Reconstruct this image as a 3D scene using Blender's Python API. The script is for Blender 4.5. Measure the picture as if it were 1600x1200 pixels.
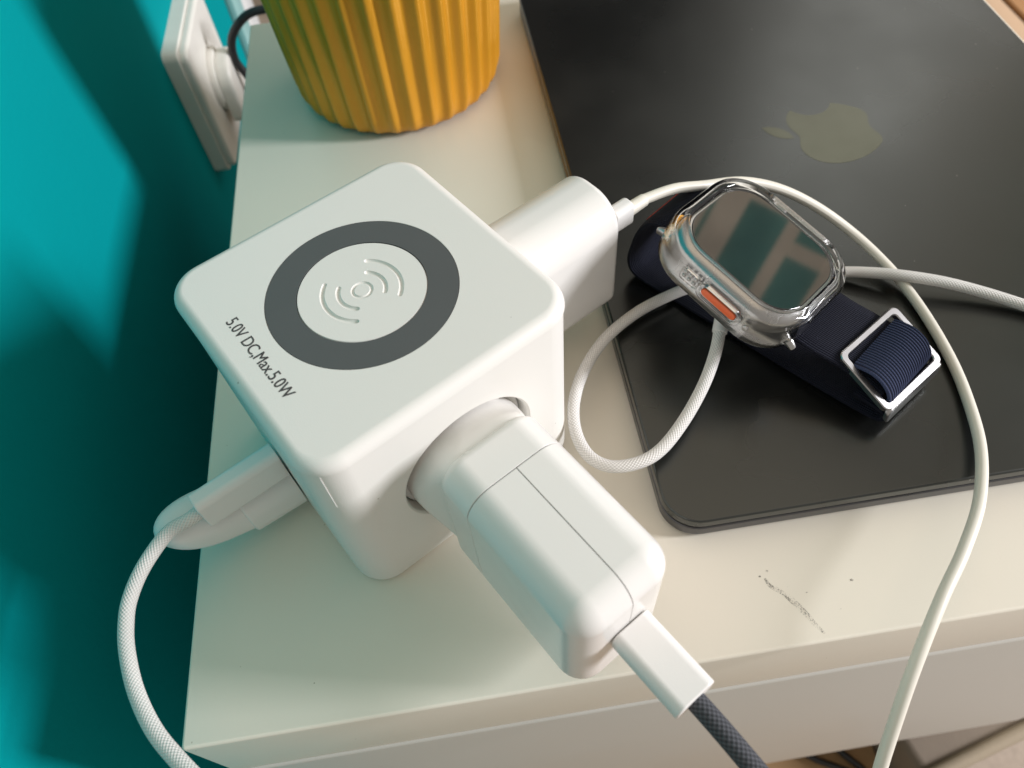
import bpy, bmesh, math, random
from mathutils import Vector, Matrix
from math import sin, cos, pi, radians

random.seed(7)
for o in list(bpy.data.objects):
    bpy.data.objects.remove(o, do_unlink=True)
sc = bpy.context.scene
COL = sc.collection
MM = 0.001                      # everything below is written in millimetres

# ------------------------------------------------------------------ camera
CAM_M = ((0.9876252, -0.1440435, -0.0620312),
         (0.1537900, 0.8119634, 0.5630844),
         (-0.0307415, -0.5656561, 0.8240680))
CAM_C = Vector((97.329, -47.789, 218.172))
cam = bpy.data.cameras.new('camera')
cam_o = bpy.data.objects.new('camera', cam)
COL.objects.link(cam_o)
rot = Matrix(CAM_M).transposed().to_4x4()
cam_o.matrix_world = Matrix.Translation(CAM_C * MM) @ rot
cam.sensor_fit = 'HORIZONTAL'
cam.sensor_width = 36.0
cam.lens = 1180.29 / 1600 * 36.0
cam.clip_start = 0.005
cam.clip_end = 50
cam.dof.use_dof = True
cam.dof.focus_distance = 0.218
cam.dof.aperture_fstop = 15.0
sc.camera = cam_o

# ------------------------------------------------------------------ world and lamps
world = bpy.data.worlds.new('World')
sc.world = world
world.use_nodes = True
bg = world.node_tree.nodes['Background']
bg.inputs[0].default_value = (1.0, 0.92, 0.835, 1)
bg.inputs[1].default_value = 0.41


def area_lamp(name, loc, target, sx, sy, watts, color):
    l = bpy.data.lights.new(name, 'AREA')
    l.shape = 'RECTANGLE'
    l.size = sx * MM
    l.size_y = sy * MM
    l.energy = watts
    l.color = color
    o = bpy.data.objects.new(name, l)
    COL.objects.link(o)
    loc = Vector(loc); target = Vector(target)
    o.location = loc * MM
    o.rotation_euler = (target - loc).to_track_quat('-Z', 'Y').to_euler()
    return o


# low bright window light coming in from the right, plus added soft and overhead fill
area_lamp('window_light', (2818, -460, 1060), (70, 100, 20), 380, 1000, 108, (0.955, 0.95, 1.0))
area_lamp('lid_sheen_fill', (1050, 1290, 930), (180, 180, 10), 520, 620, 1.7, (1.0, 0.98, 0.94))  # added from the back right to put a sheen on the laptop lid
area_lamp('overhead_warm_fill', (350, 250, 1900), (200, 120, 0), 1900, 1900, 5.6, (1.0, 0.78, 0.54))  # added overhead fill that warms upward faces, no such lamp known

sc.view_settings.view_transform = 'Standard'
sc.view_settings.look = 'None'
sc.view_settings.exposure = 0.1
sc.view_settings.gamma = 1.0
sc.view_settings.use_curve_mapping = False
sc.render.engine = 'CYCLES'
sc.cycles.use_denoising = True
sc.cycles.max_bounces = 12
sc.cycles.transmission_bounces = 10
sc.cycles.caustics_reflective = False
sc.cycles.caustics_refractive = False


# ------------------------------------------------------------------ materials
def new_mat(name):
    m = bpy.data.materials.new(name)
    m.use_nodes = True
    nt = m.node_tree
    return m, nt, nt.nodes['Principled BSDF']


def N(nt, typ, **kw):
    n = nt.nodes.new(typ)
    for k, v in kw.items():
        if k in n.inputs.keys():
            n.inputs[k].default_value = v
        else:
            setattr(n, k, v)
    return n


def plain(name, col, rough=0.4, metal=0.0, var=0.04, scale=60.0, bump=0.0, bscale=900.0, coat=0.0, spec=0.5, rvar=0.08):
    """Base colour with faint blotches, uneven gloss and optional fine relief."""
    m, nt, b = new_mat(name)
    tc = N(nt, 'ShaderNodeTexCoord')
    nz = N(nt, 'ShaderNodeTexNoise', Scale=scale, Detail=4.0)
    nt.links.new(tc.outputs['Object'], nz.inputs['Vector'])
    mx = N(nt, 'ShaderNodeMix', data_type='RGBA')
    mx.inputs['A'].default_value = tuple(c * (1 - var) for c in col) + (1,)
    mx.inputs['B'].default_value = tuple(min(1, c * (1 + var)) for c in col) + (1,)
    nt.links.new(nz.outputs['Fac'], mx.inputs['Factor'])
    nt.links.new(mx.outputs['Result'], b.inputs['Base Color'])
    mr = N(nt, 'ShaderNodeMapRange')
    mr.inputs['To Min'].default_value = max(0.02, rough - rvar)
    mr.inputs['To Max'].default_value = rough + rvar
    nt.links.new(nz.outputs['Fac'], mr.inputs['Value'])
    nt.links.new(mr.outputs['Result'], b.inputs['Roughness'])
    b.inputs['Metallic'].default_value = metal
    b.inputs['Specular IOR Level'].default_value = spec
    b.inputs['Coat Weight'].default_value = coat
    if bump:
        n2 = N(nt, 'ShaderNodeTexNoise', Scale=bscale, Detail=3.0)
        nt.links.new(tc.outputs['Object'], n2.inputs['Vector'])
        bp = N(nt, 'ShaderNodeBump', Strength=bump, Distance=0.0003)
        nt.links.new(n2.outputs['Fac'], bp.inputs['Height'])
        nt.links.new(bp.outputs['Normal'], b.inputs['Normal'])
    return m


def speckled(name, col, speck, rough, thresh=0.72, scale=260.0, metal=0.0, spec=0.5, bump=0.05, bscale=1500.0, var=0.05, rvar=0.08):
    """Plain surface with sparse small specks of dust or dirt."""
    m = plain(name, col, rough, metal, var, 14.0, bump, bscale, 0.0, spec, rvar)
    nt = m.node_tree
    b = nt.nodes['Principled BSDF']
    src = b.inputs['Base Color'].links[0].from_socket
    tc = N(nt, 'ShaderNodeTexCoord')
    vo = N(nt, 'ShaderNodeTexVoronoi', Scale=scale, Randomness=1.0)
    nt.links.new(tc.outputs['Object'], vo.inputs['Vector'])
    lt = N(nt, 'ShaderNodeMath', operation='LESS_THAN')
    lt.inputs[1].default_value = 0.075
    nt.links.new(vo.outputs['Distance'], lt.inputs[0])
    sep = N(nt, 'ShaderNodeSeparateColor')
    nt.links.new(vo.outputs['Color'], sep.inputs[0])
    gt = N(nt, 'ShaderNodeMath', operation='GREATER_THAN')
    gt.inputs[1].default_value = thresh
    nt.links.new(sep.outputs[0], gt.inputs[0])
    mu = N(nt, 'ShaderNodeMath', operation='MULTIPLY')
    nt.links.new(lt.outputs[0], mu.inputs[0])
    nt.links.new(gt.outputs[0], mu.inputs[1])
    mu2 = N(nt, 'ShaderNodeMath', operation='MULTIPLY')
    nt.links.new(mu.outputs[0], mu2.inputs[0])
    nt.links.new(sep.outputs[1], mu2.inputs[1])
    mx = N(nt, 'ShaderNodeMix', data_type='RGBA')
    mx.inputs['B'].default_value = tuple(speck) + (1,)
    nt.links.new(mu2.outputs[0], mx.inputs['Factor'])
    nt.links.new(src, mx.inputs['A'])
    nt.links.new(mx.outputs['Result'], b.inputs['Base Color'])
    return m


def braided(name, light, dark, turns=10.0, pitch=1.0, rough=0.75):
    """Woven sleeve: two crossing families of threads, from the tube's UVs (u around, v along in mm)."""
    m, nt, b = new_mat(name)
    uv = N(nt, 'ShaderNodeUVMap', uv_map='UVMap')
    sep = N(nt, 'ShaderNodeSeparateXYZ')
    nt.links.new(uv.outputs['UV'], sep.inputs[0])

    def fam(sign):
        a = N(nt, 'ShaderNodeMath', operation='MULTIPLY')
        a.inputs[1].default_value = turns * 2 * pi
        nt.links.new(sep.outputs['X'], a.inputs[0])
        c = N(nt, 'ShaderNodeMath', operation='MULTIPLY')
        c.inputs[1].default_value = sign * 2 * pi / pitch
        nt.links.new(sep.outputs['Y'], c.inputs[0])
        s = N(nt, 'ShaderNodeMath', operation='ADD')
        nt.links.new(a.outputs[0], s.inputs[0])
        nt.links.new(c.outputs[0], s.inputs[1])
        sn = N(nt, 'ShaderNodeMath', operation='SINE')
        nt.links.new(s.outputs[0], sn.inputs[0])
        return sn
    q = N(nt, 'ShaderNodeMath', operation='MULTIPLY')
    q.inputs[1].default_value = 0.4
    nt.links.new(fam(-1).outputs[0], q.inputs[0])
    p = N(nt, 'ShaderNodeMath', operation='MULTIPLY_ADD')
    p.inputs[1].default_value = 0.6
    nt.links.new(fam(1).outputs[0], p.inputs[0])
    nt.links.new(q.outputs[0], p.inputs[2])
    mr = N(nt, 'ShaderNodeMapRange')
    mr.inputs['From Min'].default_value = -1
    nt.links.new(p.outputs[0], mr.inputs['Value'])
    mx = N(nt, 'ShaderNodeMix', data_type='RGBA')
    mx.inputs['A'].default_value = tuple(dark) + (1,)
    mx.inputs['B'].default_value = tuple(light) + (1,)
    nt.links.new(mr.outputs['Result'], mx.inputs['Factor'])
    nt.links.new(mx.outputs['Result'], b.inputs['Base Color'])
    bp = N(nt, 'ShaderNodeBump', Strength=0.7, Distance=0.0003)
    nt.links.new(mr.outputs['Result'], bp.inputs['Height'])
    nt.links.new(bp.outputs['Normal'], b.inputs['Normal'])
    b.inputs['Roughness'].default_value = rough
    b.inputs['Specular IOR Level'].default_value = 0.3
    return m


def ribbed_textile(name, col, hi, period, rough=0.85):
    """Knitted band: fine ribs across the width (UV u in mm) and stitches along it (v in mm)."""
    m, nt, b = new_mat(name)
    uv = N(nt, 'ShaderNodeUVMap', uv_map='UVMap')
    sep = N(nt, 'ShaderNodeSeparateXYZ')
    nt.links.new(uv.outputs['UV'], sep.inputs[0])

    def wave(sock, per):
        a = N(nt, 'ShaderNodeMath', operation='MULTIPLY')
        a.inputs[1].default_value = 2 * pi / per
        nt.links.new(sock, a.inputs[0])
        s = N(nt, 'ShaderNodeMath', operation='SINE')
        nt.links.new(a.outputs[0], s.inputs[0])
        r = N(nt, 'ShaderNodeMapRange')
        r.inputs['From Min'].default_value = -1
        nt.links.new(s.outputs[0], r.inputs['Value'])
        return r
    wa = wave(sep.outputs['X'], period)
    wb = wave(sep.outputs['Y'], 0.8)
    mu = N(nt, 'ShaderNodeMath', operation='MULTIPLY_ADD')
    mu.inputs[1].default_value = 0.35
    nt.links.new(wb.outputs[0], mu.inputs[0])
    nt.links.new(wa.outputs[0], mu.inputs[2])
    mx = N(nt, 'ShaderNodeMix', data_type='RGBA')
    mx.inputs['A'].default_value = tuple(col) + (1,)
    mx.inputs['B'].default_value = tuple(hi) + (1,)
    nt.links.new(wa.outputs[0], mx.inputs['Factor'])
    nt.links.new(mx.outputs['Result'], b.inputs['Base Color'])
    bp = N(nt, 'ShaderNodeBump', Strength=0.8, Distance=0.0003)
    nt.links.new(mu.outputs[0], bp.inputs['Height'])
    nt.links.new(bp.outputs['Normal'], b.inputs['Normal'])
    b.inputs['Roughness'].default_value = rough
    b.inputs['Specular IOR Level'].default_value = 0.2
    b.inputs['Sheen Weight'].default_value = 0.04
    b.inputs['Sheen Roughness'].default_value = 0.4
    return m


def wood(name, a, c, scale=30.0):
    m, nt, b = new_mat(name)
    tc = N(nt, 'ShaderNodeTexCoord')
    mp = N(nt, 'ShaderNodeMapping')
    mp.inputs['Scale'].default_value = (1.0, 0.08, 1.0)
    nt.links.new(tc.outputs['Object'], mp.inputs['Vector'])
    nz = N(nt, 'ShaderNodeTexNoise', Scale=scale, Detail=8.0, Distortion=1.5)
    nt.links.new(mp.outputs['Vector'], nz.inputs['Vector'])
    mx = N(nt, 'ShaderNodeMix', data_type='RGBA')
    mx.inputs['A'].default_value = tuple(a) + (1,)
    mx.inputs['B'].default_value = tuple(c) + (1,)
    nt.links.new(nz.outputs['Fac'], mx.inputs['Factor'])
    nt.links.new(mx.outputs['Result'], b.inputs['Base Color'])
    b.inputs['Roughness'].default_value = 0.5
    return m


M = {}
M['white'] = plain('white_plastic', (0.78, 0.77, 0.745), 0.36, var=0.015, bump=0.05, bscale=2600)
M['cube'] = speckled('satin_white_plastic', (0.745, 0.73, 0.685), (0.35, 0.32, 0.28), 0.42, thresh=0.965, scale=260.0, bump=0.10, bscale=3000, var=0.02)
M['gloss'] = plain('glossy_white_plastic', (0.765, 0.75, 0.715), 0.24, var=0.015, bump=0.03, bscale=1500)
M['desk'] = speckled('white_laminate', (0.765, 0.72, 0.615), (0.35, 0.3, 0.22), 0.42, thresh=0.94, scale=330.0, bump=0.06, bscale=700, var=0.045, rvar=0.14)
M['desk_front'] = plain('dimmed_white_board', (0.55, 0.535, 0.485), 0.45, var=0.03, scale=20, bump=0.05)  # darker white: the front's weaker light is put into the colour
M['seam'] = plain('dark_joint', (0.05, 0.04, 0.035), 0.8)
M['dark_ring'] = plain('charcoal_rubber', (0.085, 0.09, 0.09), 0.55, var=0.05, bump=0.1, bscale=4000)
M['print'] = plain('grey_print', (0.055, 0.05, 0.05), 0.6)
M['lid'] = speckled('black_anodised_aluminium', (0.078, 0.083, 0.080), (0.36, 0.36, 0.34), 0.29, thresh=0.93, scale=230.0, metal=0.94, bump=0.04, bscale=5000, var=0.08, rvar=0.15)
M['lid_edge'] = plain('black_metal_edge', (0.10, 0.10, 0.105), 0.3, metal=0.9)
M['gap'] = plain('black_rubber_seal', (0.012, 0.012, 0.013), 0.7)
M['logo'] = plain('dark_mirror_emblem', (0.078, 0.080, 0.058), 0.22, metal=0.85, var=0.06)
M['pot'] = plain('mustard_ceramic', (0.66, 0.305, 0.020), 0.36, metal=0.3, var=0.10, scale=40, bump=0.2, bscale=900)
M['pot_base'] = plain('brown_pot_foot', (0.03, 0.016, 0.008), 0.8)
M['teal'] = plain('teal_wall_paint', (0.0, 0.255, 0.272), 0.85, var=0.06, scale=9, bump=0.45, bscale=420, spec=0.05)
M['dark_backdrop'] = plain('dark_backdrop_shade', (0.022, 0.024, 0.027), 0.85, spec=0.1)  # near-black colour stands in for shade on the added far wall
M['socket'] = plain('ivory_socket_plastic', (0.74, 0.72, 0.66), 0.35, var=0.05, scale=80, bump=0.05)
M['trim'] = plain('white_gloss_trim', (0.82, 0.82, 0.80), 0.3)
M['trim_shade'] = plain('shaded_trim_side', (0.30, 0.52, 0.50), 0.4)  # shading on the casing's side, painted as a pale teal
M['black_cord'] = plain('black_cord_rubber', (0.013, 0.013, 0.014), 0.45)
M['white_cord'] = plain('white_cable_jacket', (0.74, 0.71, 0.62), 0.42, var=0.03)
M['braid'] = braided('white_woven_sleeve', (0.80, 0.785, 0.75), (0.58, 0.57, 0.54), 12, 1.1)
M['braid_grey'] = braided('grey_woven_sleeve', (0.10, 0.105, 0.12), (0.022, 0.024, 0.028), 11, 1.35)
M['strap'] = ribbed_textile('navy_knit', (0.004, 0.005, 0.011), (0.009, 0.011, 0.024), 0.7)
M['strap_rib'] = ribbed_textile('navy_ribbed_elastic', (0.006, 0.008, 0.02), (0.055, 0.07, 0.14), 1.05)
M['red'] = plain('red_thread', (0.42, 0.05, 0.035), 0.7)
M['steel'] = plain('brushed_steel', (0.44, 0.435, 0.43), 0.30, metal=1.0, var=0.04)
M['titan'] = plain('titanium', (0.46, 0.46, 0.45), 0.27, metal=1.0, var=0.05)
M['orange'] = plain('orange_button', (0.80, 0.13, 0.035), 0.35)
M['glass'] = plain('black_watch_glass', (0.004, 0.004, 0.004), 0.048, spec=1.0, rvar=0.02, scale=160, coat=1.0)
M['wood'] = wood('orange_wood', (0.36, 0.17, 0.065), (0.52, 0.28, 0.12))
M['wood_pale'] = wood('pale_wood', (0.55, 0.36, 0.22), (0.66, 0.47, 0.31))
M['wood_dark'] = plain('dark_groove', (0.10, 0.055, 0.03), 0.7)
def self_lit(name, col, strength):
    """Window blind or pane with daylight coming through it."""
    m = plain(name, col, 0.6, var=0.45, scale=11)
    nt = m.node_tree
    b = nt.nodes['Principled BSDF']
    nt.links.new(b.inputs['Base Color'].links[0].from_socket, b.inputs['Emission Color'])
    b.inputs['Emission Strength'].default_value = strength
    return m


M['beige_bar'] = self_lit('beige_self_lit_bar', (0.53, 0.45, 0.36), 1.05)  # glow added so the bars show up in the watch glass
M['teal_pane'] = self_lit('teal_self_lit_pane', (0.10, 0.23, 0.21), 0.85)
M['carpet'] = plain('beige_carpet', (0.42, 0.35, 0.28), 0.95, var=0.25, scale=120, bump=1.0, bscale=160)
M['card'] = plain('brown_cardboard', (0.42, 0.26, 0.13), 0.85, var=0.08)
M['taupe_rim'] = plain('taupe_binding', (0.34, 0.28, 0.20), 0.85, var=0.1, bump=0.4, bscale=300)
M['taupe'] = plain('taupe_fabric', (0.21, 0.17, 0.13), 0.9, var=0.1, bump=0.5, bscale=300)

m, nt, b = new_mat('clear_plastic')
b.inputs['Base Color'].default_value = (0.98, 0.98, 0.98, 1)
b.inputs['Roughness'].default_value = 0.03
b.inputs['IOR'].default_value = 1.46
b.inputs['Transmission Weight'].default_value = 1.0
M['clear'] = m

# pencil scuff: grey grains that break up along the stroke
m, nt, b = new_mat('graphite_scuff')
b.inputs['Base Color'].default_value = (0.07, 0.06, 0.055, 1)
b.inputs['Roughness'].default_value = 0.8
tc = N(nt, 'ShaderNodeTexCoord')
nz = N(nt, 'ShaderNodeTexNoise', Scale=2600.0, Detail=2.0)
nt.links.new(tc.outputs['Object'], nz.inputs['Vector'])
nz2 = N(nt, 'ShaderNodeTexNoise', Scale=240.0, Detail=2.0)
nt.links.new(tc.outputs['Object'], nz2.inputs['Vector'])
ad = N(nt, 'ShaderNodeMath', operation='ADD')
nt.links.new(nz.outputs['Fac'], ad.inputs[0])
nt.links.new(nz2.outputs['Fac'], ad.inputs[1])
mr = N(nt, 'ShaderNodeMapRange')
mr.inputs['From Min'].default_value = 0.90
mr.inputs['From Max'].default_value = 1.18
mr.inputs['To Max'].default_value = 0.62
nt.links.new(ad.outputs[0], mr.inputs['Value'])
nt.links.new(mr.outputs['Result'], b.inputs['Alpha'])
M['scuff'] = m


# ------------------------------------------------------------------ object helpers
def tag(o, label=None, cat=None, group=None, kind=None):
    if label: o['label'] = label
    if cat: o['category'] = cat
    if group: o['group'] = group
    if kind: o['kind'] = kind
    return o


def thing(name, label, cat, loc, group=None, rot=None):
    """Empty at the thing's base (location in mm) that parents the parts."""
    o = bpy.data.objects.new(name, None)
    o.empty_display_size = 0.01
    COL.objects.link(o)
    mw = Matrix.Translation(Vector(loc) * MM)
    if rot is not None:
        mw = mw @ rot.to_4x4()
    o.matrix_world = mw
    o['_mw'] = [v for r in mw for v in r]
    return tag(o, label, cat, group)


def orient(bm):
    """Consistent outward normals, judged at millimetre size and by the enclosed volume."""
    for v in bm.verts: v.co *= 1000
    bmesh.ops.recalc_face_normals(bm, faces=bm.faces)
    if bm.calc_volume(signed=True) < 0:
        bmesh.ops.reverse_faces(bm, faces=bm.faces)
    for v in bm.verts: v.co /= 1000


def world_of(o):
    if o is None: return Matrix.Identity(4)
    if o.parent is None: return o.matrix_basis.copy()
    return world_of(o.parent) @ o.matrix_parent_inverse @ o.matrix_basis


def part(name, geo, mat, parent=None, smooth=35, uvs=None, origin=None, wn=False):
    """One mesh object from world-space geometry in mm, placed under its parent."""
    verts, faces = geo[0], geo[1]
    if len(geo) > 2: uvs = geo[2]
    inv = world_of(parent).inverted()
    me = bpy.data.meshes.new(name)
    pts = [inv @ (Vector(v) * MM) for v in verts]
    if parent is None:
        org = Vector(origin) * MM if origin is not None else sum(pts, Vector()) / len(pts)
        pts = [q - org for q in pts]
    me.from_pydata([tuple(q) for q in pts], [], faces)
    me.validate()
    bm = bmesh.new(); bm.from_mesh(me)
    orient(bm)
    bm.to_mesh(me); bm.free()
    if uvs is not None:
        ul = me.uv_layers.new(name='UVMap')
        for lp in me.loops:
            ul.data[lp.index].uv = uvs[lp.vertex_index]
    if smooth:
        for p in me.polygons: p.use_smooth = True
        me.set_sharp_from_angle(angle=radians(smooth))
    me.materials.append(mat)
    o = bpy.data.objects.new(name, me)
    COL.objects.link(o)
    if parent is None:
        o.location = org
    else:
        o.parent = parent
    if wn:
        md = o.modifiers.new('normals', 'WEIGHTED_NORMAL')
        md.keep_sharp = True
    return o


def cut(o, cutter_geo, keep=False):
    """Boolean-subtract world-space geometry from a finished part."""
    inv = (world_of(o)).inverted()
    me = bpy.data.meshes.new('cutter')
    me.from_pydata([tuple(inv @ (Vector(v) * MM)) for v in cutter_geo[0]], [], cutter_geo[1])
    bm = bmesh.new(); bm.from_mesh(me)
    orient(bm)
    bm.to_mesh(me); bm.free()
    for p in me.polygons: p.use_smooth = True
    c = bpy.data.objects.new('cutter', me)
    COL.objects.link(c)
    c.matrix_world = world_of(o)
    md = o.modifiers.new('cut', 'BOOLEAN')
    md.object = c
    md.operation = 'DIFFERENCE'
    md.solver = 'EXACT'
    bpy.context.view_layer.update()
    dg = bpy.context.evaluated_depsgraph_get()
    new = bpy.data.meshes.new_from_object(o.evaluated_get(dg))
    o.modifiers.remove(md)
    mats = [x for x in o.data.materials]
    o.data = new
    o.data.materials.clear()
    for x in mats: o.data.materials.append(x)
    for p in o.data.polygons:
        p.use_smooth = True
        p.material_index = 0
    o.data.set_sharp_from_angle(angle=radians(35))
    bpy.data.objects.remove(c, do_unlink=True)


def join(*gs):
    V, F, U = [], [], []
    for g in gs:
        n = len(V)
        V += list(g[0]); F += [tuple(i + n for i in f) for f in g[1]]
        if len(g) > 2: U += list(g[2])
    return (V, F, U) if U else (V, F)


def xform(g, fn):
    return ([fn(Vector(v)) for v in g[0]],) + tuple(g[1:])


def rrect(w, h, r, n=8, cx=0, cy=0):
    """Rounded rectangle outline; r may be one radius or four (+x+y, -x+y, -x-y, +x-y)."""
    rs = r if isinstance(r, (tuple, list)) else (r,) * 4
    pts = []
    for (sx, sy, a0), rr in zip(((1, 1, 0), (-1, 1, 90), (-1, -1, 180), (1, -1, 270)), rs):
        rr = max(0.01, min(rr, w / 2 - 1e-3, h / 2 - 1e-3))
        for k in range(n + 1):
            a = radians(a0 + 90 * k / n)
            pts.append((cx + sx * (w / 2 - rr) + rr * cos(a), cy + sy * (h / 2 - rr) + rr * sin(a)))
    return pts


def circle(r, n=48, cx=0, cy=0, a0=0):
    return [(cx + r * cos(a0 + 2 * pi * k / n), cy + r * sin(a0 + 2 * pi * k / n)) for k in range(n)]


def loft(sections, cap=True):
    """sections: list of (outline2d, height) with equal counts -> closed tube in local x,y,z."""
    V, F = [], []
    n = len(sections[0][0])
    for o, z in sections:
        V += [(x, y, z) for x, y in o]
    for s in range(len(sections) - 1):
        for k in range(n):
            a = s * n + k; b2 = s * n + (k + 1) % n
            F.append((a, b2, b2 + n, a + n))
    if cap:
        F.append(tuple(range(n))[::-1])
        F.append(tuple(range((len(sections) - 1) * n, len(sections) * n)))
    return V, F


def fillet_block(w, h, r, z0, z1, e0=0.0, e1=0.0, n=8, m=6, cx=0, cy=0, taper=0.0):
    """Rounded-rectangle block from z0 to z1 with quarter-round rims of radius e0 (bottom), e1 (top)."""
    secs = []

    def sec(ins, z):
        rs = r if isinstance(r, (tuple, list)) else (r,) * 4
        t = taper * (z - z0) / (z1 - z0)
        ins2 = ins + t
        secs.append((rrect(w - 2 * ins2, h - 2 * ins2, [max(0.05, q - ins2) for q in rs], n, cx, cy), z))
    if e0:
        for k in range(m + 1):
            a = pi / 2 * k / m
            sec(e0 * (1 - sin(a)), z0 + e0 * (1 - cos(a)))
    else:
        sec(0, z0)
    if e1:
        for k in range(m + 1):
            a = pi / 2 * k / m
            sec(e1 * (1 - cos(a)), z1 - e1 + e1 * sin(a))
    else:
        sec(0, z1)
    return loft(secs)


def box(x0, x1, y0, y1, z0, z1, bev=0.0):
    if bev:
        return fillet_block(x1 - x0, y1 - y0, bev, z0, z1, bev, bev, 3, 3, (x0 + x1) / 2, (y0 + y1) / 2)
    V = [(x, y, z) for z in (z0, z1) for x, y in ((x0, y0), (x1, y0), (x1, y1), (x0, y1))]
    F = [(3, 2, 1, 0), (4, 5, 6, 7), (0, 1, 5, 4), (1, 2, 6, 5), (2, 3, 7, 6), (3, 0, 4, 7)]
    return V, F


def catmull(P, per=8):
    P = [Vector(p) for p in P]
    Q = [P[0] * 2 - P[1]] + P + [P[-1] * 2 - P[-2]]
    out = []
    for i in range(1, len(Q) - 2):
        p0, p1, p2, p3 = Q[i - 1:i + 3]
        for k in range(per):
            t = k / per
            out.append(0.5 * ((2 * p1) + (p2 - p0) * t + (2 * p0 - 5 * p1 + 4 * p2 - p3) * t * t
                              + (3 * p1 - p0 - 3 * p2 + p3) * t ** 3))
    out.append(Q[-2])
    return out


def tube(path, r, n=16, capr=True, wob=0.0):
    """Swept round tube with UVs: u around, v = length in mm."""
    V, F, U = [], [], []
    P = [Vector(p) for p in path]
    up = Vector((0.13, 0.21, 1)).normalized()
    L = 0
    prev = None
    for i, p in enumerate(P):
        t = (P[min(i + 1, len(P) - 1)] - P[max(i - 1, 0)]).normalized()
        if prev is None:
            a = t.cross(up).normalized()
        else:
            a = (prev - t * prev.dot(t)).normalized()
        prev = a
        b2 = t.cross(a)
        if i: L += (p - P[i - 1]).length
        rr = r(i / (len(P) - 1)) if callable(r) else r
        for k in range(n + 1):
            an = 2 * pi * k / n
            V.append(p + (a * cos(an) + b2 * sin(an)) * rr)
            U.append((k / n, L))
    m1 = n + 1
    for i in range(len(P) - 1):
        for k in range(n):
            F.append((i * m1 + k, i * m1 + k + 1, (i + 1) * m1 + k + 1, (i + 1) * m1 + k))
    if capr:
        F.append(tuple(range(n, -1, -1)))
        F.append(tuple((len(P) - 1) * m1 + k for k in range(n + 1)))
    return V, F, U


def prism(outline, z0, z1):
    n = len(outline)
    V = [(x, y, z0) for x, y in outline] + [(x, y, z1) for x, y in outline]
    F = [tuple(range(n))[::-1], tuple(range(n, 2 * n))] + [(k, (k + 1) % n, (k + 1) % n + n, k + n) for k in range(n)]
    return V, F


def closed_smooth(P, per=5):
    n = len(P)
    Q = [Vector((x, y, 0)) for x, y in P]
    out = []
    for i in range(n):
        p0, p1, p2, p3 = Q[i - 1], Q[i], Q[(i + 1) % n], Q[(i + 2) % n]
        for k in range(per):
            t = k / per
            v = 0.5 * ((2 * p1) + (p2 - p0) * t + (2 * p0 - 5 * p1 + 4 * p2 - p3) * t * t + (3 * p1 - p0 - 3 * p2 + p3) * t ** 3)
            out.append((v.x, v.y))
    return out


# ------------------------------------------------------------------ the setting: wall, floor
WALL_X = -60
o = part('wall', box(WALL_X - 60, WALL_X, -90, 560, -740, 460), M['teal'], smooth=0)
tag(o, kind='structure')
o = part('floor', box(-2000, 3200, -1800, 3200, -760, -740), M['carpet'], smooth=0)
tag(o, kind='structure')

# ------------------------------------------------------------------ white door frame at the wall's end
t = thing('door_frame', 'white vertical door trim at the far end of the teal wall', 'door frame', (-60, 630, -740))
part('shaded_side', box(-60, -54, 560.5, 588, -740, 1400, 1.0), M['trim_shade'], t)  # side of the white casing, its shade painted in
part('casing', box(-72, -56, 588.5, 636, -740, 1400, 2.0), M['trim'], t)

# ------------------------------------------------------------------ desk
DESK_BACK = 361
DESK_W = 373
t = thing('desk', 'white bedside desk with a drawer front, under the cube and laptop', 'desk', (0, 0, -740))
part('desktop', fillet_block(DESK_W, DESK_BACK, 1.2, -38.6, 0, 0.6, 0.9, 4, 4, DESK_W / 2, DESK_BACK / 2), M['desk'], t)
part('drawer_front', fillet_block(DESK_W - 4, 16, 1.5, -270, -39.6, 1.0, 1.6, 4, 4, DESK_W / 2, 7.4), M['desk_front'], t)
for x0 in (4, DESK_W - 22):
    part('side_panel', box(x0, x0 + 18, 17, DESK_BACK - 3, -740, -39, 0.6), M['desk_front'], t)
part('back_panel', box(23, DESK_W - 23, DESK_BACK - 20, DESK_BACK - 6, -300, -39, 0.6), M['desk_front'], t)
mk = [(168.2, 20.2), (169.1, 17.7), (172.1, 15.1), (174.4, 11.5), (176.1, 8.4), (177.9, 4.5), (179.3, 2.4)]
pm = catmull([(x, y, 0.05) for x, y in mk], 8)
V, F = [], []
for i, p in enumerate(pm):
    d = (pm[min(i + 1, len(pm) - 1)] - pm[max(i - 1, 0)]).normalized()
    s = Vector((-d.y, d.x, 0)) * (0.3 + 0.55 * sin(pi * i / (len(pm) - 1)))
    V += [p + s, p - s]
    if i: F.append((2 * i - 2, 2 * i - 1, 2 * i + 1, 2 * i))
for (x, y, r) in ((169.6, 22.2, 0.35), (167.0, 21.0, 0.3), (192.4, 15.6, 0.45), (181.5, 6.8, 0.4), (174.0, 16.6, 0.3), (186.0, 8.2, 0.3), (178.6, 14.2, 0.25)):
    n0 = len(V)
    V += [Vector((x + r * cos(a) * 1.3, y + r * sin(a), 0.05)) for a in (0.2, 1.4, 2.5, 3.6, 5.0)]
    F.append(tuple(range(n0, n0 + 5)))
part('scuff_mark', (V, F), M['scuff'], t, smooth=0)

# ------------------------------------------------------------------ laptop
LX, LY = 143.07, 35.71
LW, LH = 215.0, 304.1
t = thing('laptop', 'closed black laptop under the watch', 'laptop', (LX + LW / 2, LY + LH / 2, 0))


def lap(g): return xform(g, lambda v: Vector((v.x + LX + LW / 2, v.y + LY + LH / 2, v.z)))


base = part('base', lap(fillet_block(LW, LH, 11, 0.8, 6.4, 2.0, 0.5, 10, 5)), M['lid_edge'], t, wn=True)
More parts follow.
